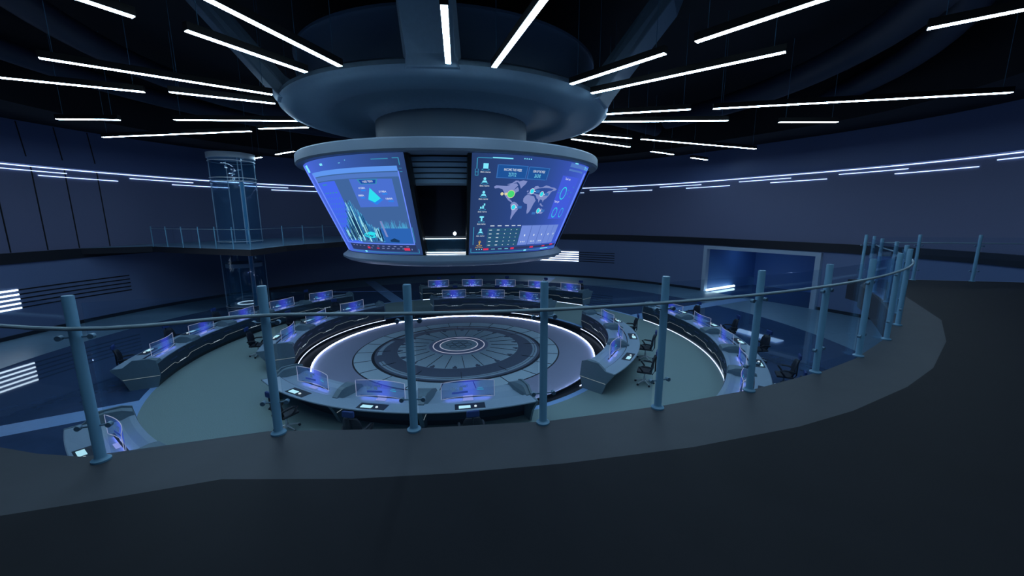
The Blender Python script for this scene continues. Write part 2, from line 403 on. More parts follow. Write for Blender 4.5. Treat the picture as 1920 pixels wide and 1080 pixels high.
thd = [(163.6, 172.9, 'far left panelled wall'), (146.9, 156.1, 'the wall at the left side of the glass lift'), (129.8, 139.3, 'the wall between glass lift and display hub'), (64.2, 73, 'the wall partly hidden by the right screen'), (47.8, 57, 'the wall right of the hub, nearest whole strip'), (31.3, 40.3, 'the wall left above the framed portal'), (16.1, 24.1, 'the wall over the right post of the portal'), (.8, 8.5, 'the wall at far right above the straight railing')]
for a, b, w in thd: wstrip(a, b, 3.68, 'short light strip of the lowest row on '+w)

# ------------------------------------------------------------------ pendant light bars
LIGHTS = [(-107.4, 6.38, 10.6, 'long wide light bar at top running down-right to left of the front support arm'),
 (-117.5, 6.41, 9.08, 'light bar ending on the upper left rim of the dish, black housing end at left'),
 (-142.6, 6.25, 11.02, 'long light bar at upper left ending at the left tip of the dish'),
 (-154.6, 9.54, 14.2, 'light bar crossing the left edge of the photo, highest that touches the edge'),
 (-152.6, 6.14, 8.9, 'shorter light bar just under the left tip of the dish'),
 (-118.8, 9.79, 12.6, 'light bar leaving the top edge near the upper left corner'),
 (-176.8, 12.7, 14.97, 'short level light bar standing alone at left'),
 (-176.3, 6.05, 10.63, 'level light bar touching lower left side of the dish'),
 (171.1, 9.11, 16.9, 'long light bar rising slightly to the right, left of the glass lift top'),
 (173.5, 6.2, 8.42, 'short light bar right above the left end of the screen ring'),
 (145.9, 16.0, 17.3, 'tiny distant light bar next to the top of the glass lift'),
 (145.9, 12.12, 14.18, 'small distant light bar touching left end of the screen ring'),
 (-82.6, 6.3, 9.07, 'widest light bar, pointing straight at the viewer beside the front support arm'),
 (-72.2, 6.29, 9.9, 'wide light bar slanting up right from the dish to the top edge'),
 (-49.4, 9.77, 12.6, 'light bar at upper right running out through the top edge'),
 (-49.0, 6.18, 9.05, 'light bar ending on the upper right rim of the dish'),
 (-38.4, 6.14, 11.09, 'long light bar slanting up right from the right tip of the hub dish'),
 (-36.6, 13.42, 16.2, 'light bar cut by the right edge near the upper right corner'),
 (-11.9, 9.66, 18.18, 'longest light bar at right, nearly level, ending near the right edge'),
 (-12.5, 6.0, 8.91, 'short light bar right of the dish, upper of two parallel ones'),
 (-1.1, 5.95, 10.94, 'level light bar right of the dish, under the short parallel one'),
 (.3, 13.15, 15.52, 'short level light bar standing alone at right'),
 (22.4, 5.98, 8.84, 'thin light bar sloping down right, upper of two at lower right of the dish'),
 (33.2, 6.34, 10.51, 'thin light bar sloping down right, lower of two at lower right of the dish'),
 (22.1, 9.4, 17.41, 'long thin light bar sloping down right towards the back wall'),
 (34.7, 12.75, 14.92, 'small distant light bar right of the screen ring'),
 (-95.5, 12.0, 15.5, 'added unseen radial light bar over the mezzanine, above and behind the viewer, left one'), (-84.0, 13.5, 17.5, 'added unseen radial light bar over the mezzanine, straight above the viewer'), (-71.5, 13.0, 17.0, 'added unseen radial light bar over the mezzanine, above and behind the viewer, right one'),  # unseen bars added overhead to light the railing and mezzanine floor
 (-128.0, 12.5, 15.5, 'added unseen radial light bar over the left end of the mezzanine'), (-60.5, 14.8, 19.0, 'added unseen radial light bar over the right side of the mezzanine'),
 (35.2, 17.1, 19.0, 'smallest most distant light bar at the ceiling edge right of the hub')]
LZ = 5.3
for a, r0, r1, lab in LIGHTS:
    root = empty('pendant_light', pol((r0+r1)/2, a, LZ), rad(a)); h = (r1-r0)/2
    k = MB(); w = .085
    k.use(M['lamp_body']); k.box((0, 0, .09), (2*h, .16, .16))
    k.build('housing', None, root)
    k = MB(); k.box((0, 0, .005), (2*h-.03, .128, .012)); k.build('diffuser', M['lamp'], root)
    for s in (-1, 1):
        k = MB(); k.tube([(s*(h-.25), 0, .16), (s*(h-.25), 0, 3.1)], .008, 5); k.build('hanging_wire', M['post'], root)
    tag(root, lab, 'ceiling light', 'radial linear lights hanging around the hub')

# ceiling ducts
def duct(pts, r, lab):
    o = Vector(pts[0]); k = MB(); k.tube([Vector(p)-o for p in pts], r, 18)
    ob = k.build('ceiling_duct', M['duct'], smooth=True); ob.location = o; tag(ob, lab, 'duct', 'ducts under the black ceiling')
duct([pol(12.5+.4*math.sin(a/20), a, 7.5) for a in range(-235, -85, 5)], .42, 'dark curved duct under the ceiling at upper left')
duct([pol(15.2, a, 7.3) for a in range(-235, -110, 5)], .36, 'second dark curved duct at far left, outside the first')
duct([pol(11.5+.1*(a+60), a, 7.4) for a in range(-75, 20, 4)], .45, 'dark bulging duct at upper right, nearer the hub')
duct([pol(14.5, a, 7.3) for a in range(-64, 40, 4)], .5, 'big dark curved duct at upper right, outside the other')
duct([pol(r, 42, 7.2) for r in (8, 12, 16)], .4, 'dark straight duct behind the hub at right')

# ------------------------------------------------------------------ hanging display hub
hub = empty('hanging_display_hub', (CX, CY, 0)); tag(hub, 'large round ceiling-hung hub with dish, support arms and curved blue video screens', 'display')
k = MB(); k.lathe([(2.95, 5.1), (3.02, 5.28), (3.2, 5.42), (3.6, 5.5), (4.1, 5.47), (4.35, 5.36), (4.52, 5.24), (4.75, 5.19), (5.2, 5.18), (5.65, 5.2), (5.95, 5.27), (6.07, 5.38), (6.05, 5.5), (5.9, 5.6), (5.5, 5.68), (3, 5.75)], n=96)
k.build('dish', M['hub'], hub, smooth=True)
k = MB(); k.lathe([(2.96, 3.4), (2.96, 5.3)], n=72); k.build('column', mat('column_dark_paint', '4c6070', .5), hub, smooth=True)
k = MB(); k.lathe([(5.35, 5.6), (5.4, 6.9), (5.46, 6.98), (5.5, 6.98), (5.5, 7.05), (5.3, 7.05), (5.3, 5.6)], n=96); k.build('upper_drum', M['hub_dark'], hub, smooth=True)
k = MB(); k.lathe([(2.9, 3.74), (5.6, 3.74), (5.72, 3.72), (5.75, 3.68), (5.75, 3.42), (5.7, 3.36), (5.5, 3.35), (2.9, 3.35)], n=96, closed=True); k.build('screen_ring', M['hub_ring'], hub, smooth=True)
k = MB(); k.lathe([(0, .02), (3.2, .0), (4.1, .02), (4.3, .08), (4.42, .16), (4.42, .22), (4.3, .3), (4.24, .38), (0, .38)], n=96); k.build('bottom_disc', mat('bottom_disc_paint', '5c7084', .4), hub, smooth=True)
k = MB(); k.lathe([(3.5, .38), (3.5, 2.75), (3.5, 3.36)], n=72); k.build('inner_core', M['core'], hub, smooth=True)
for i in range(5):
    z = 3.3-i*.15; r = 5.0-i*.07
    k = MB(); k.lathe([(r, z), (r-.02, z-.11), (r-.12, z-.12), (3.55, z-.1), (3.55, z)], n=96, closed=True); k.build('slat', M['slat'], hub, smooth=True)
for r, z, h in ((4.03, .91, .009), (4.05, .47, .008), (4.08, .415, .009)):
    k = MB(); k.lathe([(r, z-h), (r+.015, z-h), (r+.015, z+h), (r, z+h)], n=96, closed=True); k.build('core_light_line', M['slotlamp'], hub)
q = pol(3.75, -82.5, 1.06, (0, 0)); k = MB(); k.tube([q, q+Vector((.012, -.09, 0))], .055, 14); k.build('core_spot_reflection', M['slotlamp'], hub)  # glowing disc drawn for a spotlight's reflection in the core
k = MB(); k.lathe([(4.02, .38), (4.02, .92)], n=72); k.build('core_glass', M['liftglass'], hub)
for j in range(6):
    a = -86.5+60*j; k = MB(); hw = .34 if j == 5 else .61  # left arm built narrower so it catches less light
    prof = [(5.75, 5.4), (5.9, 5.29), (6.08, 5.3), (6.25, 5.55), (8.15, 7.75), (8.4, 8.4), (7.75, 8.4), (7.6, 8.0), (5.85, 5.95), (5.3, 5.6)]
    vs = []
    for s in (-1, 1):
        for i, (r, z) in enumerate(prof):
            w = hw*(1.2 if i in (0, 1, 9) else 1.05 if i == 2 else 1)
            p = Vector((r, s*w, z)); p.rotate(Matrix.Rotation(rad(a), 3, 'Z')); vs.append(p)
    n = len(prof); fs = [tuple(range(n)), tuple(range(2*n-1, n-1, -1))]+[(i, (i+1) % n, n+(i+1) % n, n+i) for i in range(n)]
    k.add(vs, fs); k.build('support_arm', M['hub'], hub, bevel=.03)

# screens: cone frustum surface, u = azimuth, v = height fraction
SR0, SZ0, SR1, SZ1 = 4.22, .4, 5.5, 3.36
def sp(az, v, off=0):
    r = SR0+(SR1-SR0)*v+off*.92; z = SZ0+(SZ1-SZ0)*v-off*.39
    return Vector((r*math.cos(rad(az)), r*math.sin(rad(az)), z))
def screen_base_mat(name, lo, mid, hi, az0, az1, s):
    m = bpy.data.materials.new(name); m.use_nodes = True; nt = m.node_tree
    for n in list(nt.nodes): nt.nodes.remove(n)
    o = nt.nodes.new('ShaderNodeOutputMaterial'); e = nt.nodes.new('ShaderNodeEmission'); uv = nt.nodes.new('ShaderNodeUVMap'); uv.uv_map = 'UVMap'
    sx = nt.nodes.new('ShaderNodeSeparateXYZ'); r = nt.nodes.new('ShaderNodeValToRGB')
    r.color_ramp.elements[0].color = (*hexc(lo), 1); r.color_ramp.elements[1].color = (*hexc(hi), 1)
    q = r.color_ramp.elements.new(.5); q.color = (*hexc(mid), 1)
    nt.links.new(uv.outputs[0], sx.inputs[0]); nt.links.new(sx.outputs[0], r.inputs[0]); nt.links.new(r.outputs[0], e.inputs[0]); e.inputs[1].default_value = s
    nt.links.new(e.outputs[0], o.inputs[0]); return m
def screen(a0, a1, m):
    k = MB(); n = 40; NV = 8; vs = [sp(a0+(a1-a0)*i/n, j/NV) for i in range(n+1) for j in range(NV+1)]
    k.add(vs, [(i*(NV+1)+j, (i+1)*(NV+1)+j, (i+1)*(NV+1)+j+1, i*(NV+1)+j+1) for i in range(n) for j in range(NV)])
    me = bpy.data.meshes.new('display_screen'); me.from_pydata(k.v, [], k.f); me.materials.append(m)
    uvl = me.uv_layers.new(name='UVMap')
    for li, l in enumerate(me.loops):
        vi = l.vertex_index; uvl.data[li].uv = ((vi//(NV+1))/n, (vi % (NV+1))/NV)
    me.update(); o = bpy.data.objects.new('display_screen', me); COL.objects.link(o); o.parent = hub
    k = MB()                                          # black cabinet behind and around
    A = [a0-1.1+(a1-a0+2.2)*i/n for i in range(n+1)]
    prof = [(-.02, -.03), (-.02, -.25), (1.0, -.25), (1.0, -.03)]
    vs = []
    for a in A:
        for v, off in prof: vs.append(sp(a, v, off))
    P = 4; fs = [(i*P+q, (i+1)*P+q, (i+1)*P+(q+1) % P, i*P+(q+1) % P) for i in range(n) for q in range(P)]+[(0, 1, 2, 3), tuple(n*P+q for q in range(P))]
    k.add(vs, fs); k.build('screen_frame', M['frame_black'], o)
    return o
def decal(parent, name, m, polys, off=.012, sub=1.2):
    # polys: lists of (azimuth, v) outlines laid on the screen surface, wide ones cut into short pieces
    k = MB()
    for p in polys:
        w = max(q[0] for q in p)-min(q[0] for q in p)
        if len(p) == 4 and w > sub*1.5:
            n = int(w/sub)+1; (A, B, C, D) = p        # A bottom-left, B bottom-right, C top-right, D top-left
            lo = [(A[0]+(B[0]-A[0])*i/n, A[1]+(B[1]-A[1])*i/n) for i in range(n+1)]; hi = [(D[0]+(C[0]-D[0])*i/n, D[1]+(C[1]-D[1])*i/n) for i in range(n+1)]
            k.strip([sp(*q, off) for q in lo], [sp(*q, off) for q in hi])
        else:
            t = tessellate_polygon([[Vector((q[0], q[1], 0)) for q in p]]); k.add([sp(*q, off) for q in p], [tuple(x) for x in t])
    return k.build(name, m, parent)
def rect(a0, v0, a1, v1): return [(a0, v0), (a1, v0), (a1, v1), (a0, v1)]
def ring(a, v, ra, rv, t=.25, n=20):
    out = []
    for i in range(n):
        q0, q1 = 2*PI*i/n, 2*PI*(i+1)/n
        out.append([(a+ra*math.cos(q0), v+rv*math.sin(q0)), (a+ra*math.cos(q1), v+rv*math.sin(q1)), (a+ra*(1-t)*math.cos(q1), v+rv*(1-t)*math.sin(q1)), (a+ra*(1-t)*math.cos(q0), v+rv*(1-t)*math.sin(q0))])
    return out
def disc(a, v, ra, rv, n=14): return [[(a+ra*math.cos(2*PI*i/n), v+rv*math.sin(2*PI*i/n)) for i in range(n)]]
def stext(parent, name, m, items, off=.02):
    # items: (text, centre azimuth, v baseline, height in v, stretch)
    vs_all = MB()
    for txt, a, v, h, st in items:
        cu = bpy.data.curves.new('txt', 'FONT'); cu.body = txt; cu.align_x = 'CENTER'; cu.size = 1; cu.resolution_u = 2
        ob = bpy.data.objects.new('txt', cu); COL.objects.link(ob)
        me = bpy.data.meshes.new_from_object(ob.evaluated_get(bpy.context.evaluated_depsgraph_get()))
        deg = h*3.22/ (.7*4.9) * 57.3*st
        vs_all.add([sp(a+p.co.x*deg, v+p.co.y*h/.7, off) for p in me.vertices], [tuple(p.vertices) for p in me.polygons])
        bpy.data.objects.remove(ob); bpy.data.curves.remove(cu); bpy.data.meshes.remove(me)
    return vs_all.build(name, m, parent)
E_ = {n: emat('screen_'+n, c, s) for n, c, s in (('cyan', '7fe8ff', 1.0), ('cyan_dim', '3f9cc8', .8), ('white', 'e8f4ff', 1.0), ('blue_box', '1e5298', 1), ('box_edge', '3a74c0', .9), ('map', '7f8dc6', 1), ('green', '49e07a', .95), ('cream', 'e8e0b0', .9),
    ('table', '285678', 1), ('pane', '6e8ad8', 1), ('violet', '425cda', 1), ('edge', '6a8cff', 1.0), ('header', '5f97f0', 1), ('header2', '5078c4', 1), ('sky', '40659c', 1), ('calendar', '4468ee', 1), ('card', '4a70d0', 1), ('badge', '1f4fb0', .9),
    ('teal', '2fe0f0', 1.0), ('azure', '2f86f0', .95), ('sea', '2c64b4', 1), ('city1', '4aa0d0', 1), ('city2', '2a6ca8', 1), ('city3', '9be4f4', 1), ('city4', '163860', 1), ('red', 'e03860', .95), ('ticker', '2c3a64', 1), ('gold', 'd8b050', .9), ('base', '2a4686', .8))}
sR = screen(-76.7, -19.7, screen_base_mat('world_screen_glow', '263c68', '2f4c94', '4560dc', 0, 1, 1))
sL = screen(-153.4, -96.4, screen_base_mat('city_screen_glow', '506ce8', '3c60b8', '2c4474', 0, 1, 1))
sO = screen_base_mat('plain_screen_glow', '2a4070', '3658b0', '2a4070', 0, 1, .6)
for a in (-6.0, 65.0, 136.0): screen(a, a+57, sO) if a < 130 else screen(136, 193, sO)
# ---- right screen: world map dashboard
decal(sR, 'outer_panel', E_['violet'], [rect(-40.5, .38, -27, .85)], .006)
decal(sR, 'edge_bar', E_['edge'], [rect(-23.5, .1, -21.3, .92)], .006)
decal(sR, 'header_bar', E_['header2'], [rect(-38, .945, -24.5, .985), rect(-38, .905, -26, .925)], .006)
decal(sR, 'frame_line', E_['cyan_dim'], [rect(-74.9, .955, -70.5, .962), rect(-75.2, .86, -74.9, .955), rect(-75.6, .83, -74.5, .835), rect(-75.6, .80, -74.5, .805), rect(-75.6, .80, -75.4, .86), rect(-74.7, .8, -74.5, .86), rect(-76, .02, -54, .028), rect(-76, .02, -75.7, .07), rect(-75.2, .11, -74.9, .3), rect(-54, .02, -22, .028)])
decal(sR, 'header_line', E_['cyan'], [rect(-70.4, .958, -63.8, .968), rect(-35.5, .985, -33, 1.0-.005)]+[rect(-60+i*.8, .965, -59.6+i*.8, .975) for i in range(4)])
decal(sR, 'stat_box', E_['blue_box'], [[(-68.7, .785), (-58.4, .785), (-57.8, .905), (-68.2, .905)], [(-57.6, .785), (-49.3, .785), (-48.5, .9), (-57.3, .9)]])
decal(sR, 'stat_box_edge', E_['box_edge'], [rect(-68.7, .783, -58.3, .79), rect(-68.2, .9, -57.8, .907), rect(-57.6, .783, -49.3, .79), rect(-57.3, .897, -48.5, .904), rect(-68.6, .785, -68.3, .905), rect(-58.2, .785, -57.9, .905), rect(-57.5, .785, -57.2, .9), rect(-49, .785, -48.7, .9)], .014)
stext(sR, 'stat_title', E_['white'], [('INCOME THIS WEEK', -63.2, .852, .023, .56), ('USER OF THE WEEK', -53.1, .852, .023, .47)])
stext(sR, 'stat_number', E_['cyan'], [('25712', -63.2, .803, .034, .62), ('261242', -53.3, .805, .032, .52)])
for i in range(6): stext(sR, 'icon_caption', E_['white'], [('data name', -72.3, .828-.1255*i, .015, 1.0)])
stext(sR, 'icon_caption', E_['gold'], [('data name', -72.5, .075, .015, 1.0)])
ic = []
for i in range(6):
    v = .885-.1255*i
    if i == 0: ic += [rect(-73.1, v-.02, -71.5, v+.025)]
    elif i == 3: ic += [rect(-73.2, v-.02, -72.6, v-.002), rect(-72.4, v-.02, -71.8, v+.01), rect(-71.9, v+.01, -71.4, v+.03)]
    elif i == 4: ic += [rect(-73.1, v+.012, -71.5, v+.028), rect(-72.6, v-.025, -72.0, v+.012)]
    else: ic += disc(-72.3, v+.012, .45, .014)+[[(-73.2, v-.022), (-71.4, v-.022), (-71.7, v-.004), (-72.9, v-.004)]]
decal(sR, 'menu_icon', E_['cyan'], ic)
decal(sR, 'menu_icon_base', E_['cyan_dim'], [q for i in range(6) for q in ring(-72.3, .855-.1255*i, 1.3, .010, .3, 14)])
decal(sR, 'warning_icon', E_['gold'], [rect(-72.6, .105, -72.2, .14)]+ring(-72.3, .14, .5, .014, .4, 10)+ring(-72.4, .1, 1.2, .010, .3, 14))
NA = [(-69.0, .700), (-68.2, .715), (-66.5, .712), (-64.5, .71), (-63.4, .722), (-62.3, .735), (-61.0, .74), (-60.2, .72), (-60.9, .70), (-61.6, .675), (-60.8, .69), (-60.2, .705), (-59.7, .685), (-59.5, .665), (-60.3, .655), (-60.9, .635), (-61.4, .615), (-61.6, .6), (-62.5, .602), (-62.6, .585), (-62.0, .575), (-61.4, .56), (-61.0, .55), (-61.6, .553), (-62.9, .57), (-64.0, .60), (-64.8, .625), (-65.2, .655), (-65.9, .68), (-67.3, .69), (-68.6, .685)]
GL = [(-60.8, .755), (-58.6, .77), (-56.9, .765), (-57.4, .735), (-58.3, .71), (-58.9, .69), (-59.4, .715), (-59.9, .735)]
AI = [(-64.5, .725), (-62.6, .742), (-61.5, .765), (-60.2, .765), (-60.5, .752), (-61.8, .742), (-62.8, .725)]
SA = [(-61.4, .55), (-60.6, .56), (-59.6, .55), (-58.6, .53), (-58.0, .505), (-58.3, .48), (-58.9, .455), (-59.5, .43), (-60.0, .405), (-60.3, .38), (-60.6, .375), (-60.8, .40), (-60.7, .44), (-60.9, .48), (-61.5, .51), (-61.8, .53)]
AF = [(-56.3, .62), (-55.4, .635), (-53.9, .625), (-52.4, .62), (-51.8, .60), (-51.0, .575), (-51.6, .545), (-52.0, .51), (-52.4, .475), (-52.9, .45), (-53.6, .435), (-54.0, .455), (-54.2, .50), (-54.7, .54), (-55.9, .545), (-56.8, .565), (-56.9, .595)]
EU = [(-55.9, .64), (-55.0, .655), (-54.8, .675), (-53.6, .695), (-53.0, .72), (-51.8, .725), (-50.9, .71), (-49.6, .715), (-48.0, .735), (-46.4, .73), (-44.9, .72), (-43.2, .718), (-41.4, .705), (-42.1, .69), (-43.8, .68), (-44.4, .66), (-45.0, .63), (-45.9, .60), (-46.9, .585), (-47.2, .56), (-47.8, .585), (-48.9, .59), (-49.4, .555), (-50.0, .59), (-50.9, .60), (-51.5, .625), (-52.6, .64), (-53.5, .645), (-54.4, .635)]
AU = [(-48.6, .47), (-47.6, .485), (-46.6, .495), (-45.6, .48), (-45.1, .455), (-45.9, .435), (-47.2, .44), (-48.3, .445)]
IN = [(-48.6, .545), (-47.8, .55), (-47.0, .53), (-46.0, .52), (-46.9, .515), (-48.0, .53)]
UK = [(-56.2, .665), (-55.7, .68), (-55.4, .665), (-55.8, .655)]
decal(sR, 'world_map', E_['map'], [NA, GL, AI, SA, AF, EU, AU, IN, UK])
decal(sR, 'green_marker', E_['green'], disc(-62.4, .635, 1.35, .035), .016)
decal(sR, 'green_marker_ring', E_['cream'], ring(-62.4, .635, 1.5, .039, .12)+disc(-64.3, .635, .5, .014)+disc(-65.8, .635, .55, .016)+[rect(-65.8, .633, -64.3, .637)], .018)
mk = [(-60.4, .505), (-53.9, .67), (-49.0, .645), (-48.2, .47)]
decal(sR, 'map_marker', E_['teal'], [q for a, v in mk for q in disc(a, v, .75, .022)], .016)
decal(sR, 'map_marker_ring', E_['white'], [q for a, v in mk for q in ring(a, v, 1.0, .029, .15)]+[rect(a+.95, v-.004, a+1.6, v+.004) for a, v in mk], .018)
decal(sR, 'map_marker_tag', E_['box_edge'], [rect(a+1.6, v-.014, a+3.6, v+.014) for a, v in mk]+[rect(-51.2, .43, -49.3, .455)], .016)
decal(sR, 'data_table', E_['table'], [rect(-69.4, .085+.041*i, -54.7, .122+.041*i) for i in range(5)])
decal(sR, 'table_entry', E_['white'], [rect(a, .10+.041*i, a+w, .106+.041*i) for i in range(5) for a, w in ((-68.8, 1.1), (-65.6, 1.1), (-62.2, .35), (-59.4, .35), (-56.7, .35))]+[rect(a, .308, a+1.7, .315) for a in (-68.6, -65.6, -62.4, -59.4, -56.7)], .016)
decal(sR, 'chart_pane', E_['pane'], [rect(a, .09, a+w, .31) for a, w in ((-54.4, 5.4), (-48.8, 5.2), (-43.4, 5.0), (-38.2, 4.8), (-33.2, 4.6))])
decal(sR, 'chart_dot', E_['white'], [q for a in (-51.7, -46.2, -41, -35.8, -30.9) for q in disc(a, .2, .3, .012)]+[rect(a+i*.9, .12, a+.35+i*.9, .135) for a in (-53, -47.3, -42) for i in range(3)], .018)
decal(sR, 'gauge_ring', E_['teal'], ring(-36.0, .668, 2.1, .07, .16)+ring(-37.2, .452, 1.7, .058, .16)+ring(-31.5, .452, 1.6, .055, .12))
stext(sR, 'gauge_title', E_['white'], [('Task set', -36.6, .81, .024, .9), ('Task get', -38.6, .565, .022, .9)])
decal(sR, 'gauge_tick', E_['cyan_dim'], [rect(a, v, a+.8, v+.012) for a, v in ((-39.6, .69), (-39.8, .665), (-32.9, .7), (-33, .66), (-29.5, .74), (-30, .68), (-29.8, .63))])
stext(sR, 'corner_text', E_['cyan'], [('TECH', -23.9, .95, .032, 1.1)])
decal(sR, 'ticker_bar', E_['ticker'], [rect(-74, .045, -22, .072)])
decal(sR, 'ticker_alert', E_['red'], [rect(-70.5, .048, -68.2, .068), rect(-57.6, .048, -55.8, .068), rect(-46.5, .05, -44.2, .066), rect(-37.4, .052, -35, .066), rect(-30, .06, -26.5, .075)], .018)
decal(sR, 'ticker_mark', E_['cyan'], [rect(-49.8, .018, -48.2, .034)]+[rect(-73.6+i*1.1, .052, -73.2+i*1.1, .064) for i in range(3)]+[rect(-67+i*3.2, .055, -65.2+i*3.2, .06) for i in range(3)]+[rect(-38, .025, -31, .035)], .018)
# ---- left screen: city skyline dashboard
decal(sL, 'sky_panel', E_['sky'], [rect(-141.0, .125, -99.1, .84)], .006)
decal(sL, 'header_bar', E_['header'], [rect(-142.0, .84, -99.2, .885)], .01)
decal(sL, 'header_bar', E_['header2'], [rect(-141.5, .79, -99.2, .83)], .01)
decal(sL, 'calendar_panel', E_['calendar'], [rect(-141.2, .125, -126.5, .78)], .010)
decal(sL, 'edge_bar', E_['edge'], [rect(-141.9, .12, -140.2, .87), rect(-99.3, .125, -98.9, .84), rect(-141, .115, -98.9, .125), rect(-150.5, .02, -146.5, .98)], .014)
decal(sL, 'info_card', E_['card'], [[(-118.4, .508), (-101.9, .511), (-101.8, .772), (-118.6, .785)]], .014)
decal(sL, 'card_badge', E_['cyan_dim'], [[(-114.2, .73), (-107.8, .727), (-107.0, .775), (-115.2, .78)]], .016)
decal(sL, 'card_badge', E_['badge'], [[(-113.8, .737), (-108.2, .734), (-107.6, .768), (-114.4, .772)]], .018)
stext(sL, 'card_title', E_['white'], [('YISEE TERM', -111.0, .745, .018, .85)])
stext(sL, 'card_figure', E_['white'], [('4158A', -114.3, .688, .018, 1.1), ('1888A', -115.9, .617, .018, 1.1), ('5198A', -106.4, .648, .018, 1.1), ('1868A', -104.7, .58, .018, 1.1)])
decal(sL, 'card_caption', E_['azure'], [rect(a-1, v, a+1, v+.014) for a, v in ((-114.0, .665), (-115.4, .595), (-105.8, .627), (-104.2, .557))], .016)
decal(sL, 'pyramid_graphic', E_['teal'], [[(-113.2, .585), (-110.8, .555), (-107.9, .592), (-111.0, .695)]], .018)
decal(sL, 'pyramid_base', E_['azure'], [[(-113.3, .575), (-110.3, .53), (-107.1, .578), (-107.9, .592), (-110.8, .555), (-113.2, .588)]], .018)
rnd = random.Random(5)
decal(sL, 'calendar_text', E_['cyan_dim'], [rect(-136.5, .745, -132.8, .757)]+[rect(-138+i*2.2, .66, -136.8+i*2.2, .672) for i in range(5)]+[rect(-139+j*2.1, .6-.055*i, -138.6+j*2.1, .615-.055*i) for i in range(8) for j in range(6)], .016)
decal(sL, 'water', E_['sea'], [rect(-113, .127, -99.4, .29)], .016)
decal(sL, 'skyline_haze', E_['city2'], [[(-139, .13), (-113, .13), (-113.5, .27), (-118, .33), (-124, .44), (-130, .36), (-139, .22)]], .0155)
cities = {'city1': [], 'city2': [], 'city3': [], 'city4': []}
for i in range(420):                                  # towers of the skyline picture
    a = rnd.uniform(-137.5, -100.5)
    env = .3+.32*math.exp(-((a+124.5)/5.5)**2) if a < -112 else .24+.12*math.exp(-((a+112.6)/.8)**2)+.02*rnd.random()
    b = .14 if a < -113 else .29; w = rnd.uniform(.2, 1.0) if a < -112 else rnd.uniform(.1, .3)
    top = env*rnd.uniform(.55, 1.0) if a < -112 else max(b+.02, .29+.09*rnd.random()**2)
    nm = rnd.choice(['city1', 'city1', 'city2', 'city2', 'city3', 'city4']) if a < -112 else 'city1'
    base = rnd.uniform(b, b+.08) if a < -113 else b
    if top > base+.01: cities[nm].append([(a, base), (a+w, base), (a+w*.8, top-.01), (a+w*.45, top), (a+w*.1, top-.015)])
for i in range(3): cities['city3'].append([(-125.6+i*1.9, .16), (-125.1+i*1.9, .16), (-125.4+i*1.9, .6-.07*i)])
for q, (nm, ps) in enumerate(cities.items()): decal(sL, 'skyline_towers', E_[nm], ps, .017+.003*q)
decal(sL, 'glowing_plaza', E_['teal'], [q for i in range(4) for q in ring(-119.6+.6*i, .215-.005*i, 3.0-.5*i, .028-.005*i, .2)]+disc(-118, .235, 2.2, .02), .031)
decal(sL, 'skyline_tower_pink', E_['map'], [[(-110.9, .2), (-109.9, .2), (-110.7, .37), (-111.5, .365)]], .03)
decal(sL, 'boat', E_['city4'], [[(-109.5, .145), (-105.6, .14), (-105.2, .16), (-107.4, .185), (-109.6, .165)]], .02)
decal(sL, 'frame_line', E_['cyan_dim'], [rect(-107.2, .945, -101.5, .953), rect(-100.2, .95, -98.2, .957), rect(-98.4, .89, -98.1, .955), rect(-98.7, .83, -97.8, .835), rect(-98.7, .86, -97.8, .865), rect(-98.8, .14, -98.5, .3), rect(-140, .02, -97.6, .027), rect(-97.9, .02, -97.6, .07)], .012)
decal(sL, 'frame_mark', E_['cyan'], [rect(-145.8, .9, -142.5, .975), rect(-131, .935, -129.2, .955), rect(-120.5, .935, -119.5, .94), rect(-117.2, .955, -116.9, .96), rect(-127.5, .015, -126, .035)], .014)
decal(sL, 'ticker_bar', E_['ticker'], [rect(-139, .038, -98.6, .11)], .012)
decal(sL, 'ticker_alert', E_['red'], [rect(-124.3, .062, -122.6, .082), rect(-118.5, .065, -117.0, .075), rect(-104.2, .052, -101.6, .078)], .018)
decal(sL, 'ticker_mark', E_['map'], [rect(-136+i*3.0, .09, -134.8+i*3.0, .096) for i in range(12)]+[rect(-121.8, .064, -121.4, .08), rect(-100.9, .055, -100.5, .072)]+[rect(-115.5+i*2.6, .066, -114.1+i*2.6, .072) for i in range(5)], .016)

# ------------------------------------------------------------------ stage
stage = empty('round_stage', (CX, CY, FZ)); tag(stage, 'round patterned centre stage with glowing white rim and tiled rings', 'stage')
k = MB()
def zst(r): return -.17 if r > 3.62 else -.17+.12*(3.62-r)/1.1 if r > 2.52 else -.05+.11*(2.52-r)/2.52
def ringp(rs): return [(r, zst(r)) for r in rs]
k.use(M['stage_grey']); k.lathe(ringp([5.88, 5.2, 4.42]), n=120)
k.use(M['stage_line']); k.lathe([(4.42, -.17), (4.40, -.165), (4.36, -.165)], n=120)
k.use(M['stage_light']); k.lathe([(4.36, -.165), (3.68, -.16)], n=120)
k.use(M['stage_line']); k.lathe([(3.68, -.16), (3.56, -.155)], n=120)
k.use(M['stage_dark']); k.lathe([(3.56, -.155), (3.0, -.1), (2.62, -.057)], n=120)
k.use(M['stage_light']); k.lathe([(2.62, -.057), (1.3, .005)], n=120)
k.use(M['emblem_floor']); k.lathe([(1.3, .005), (.86, .02)], n=80); k.use(M['stage_light']); k.lathe([(.86, .02), (0, .03)], n=80)
k.build('stage_plate', None, stage)
k = MB(); k.lathe([(5.885, -.168), (5.895, -.168), (5.895, -.13), (5.885, -.13)], n=160, closed=True); k.build('rim_light', M['stagelamp'], stage)
k = MB(); k.lathe([(5.897, -.2), (5.897, -.115), (5.94, -.115), (5.94, -.2)], n=160, closed=True); k.build('rim_edge', M['trench'], stage)
k = MB(); k.lathe([(3.26, -.125), (3.29, -.118), (3.43, -.132), (3.46, -.142)], -150, 155, n=120)
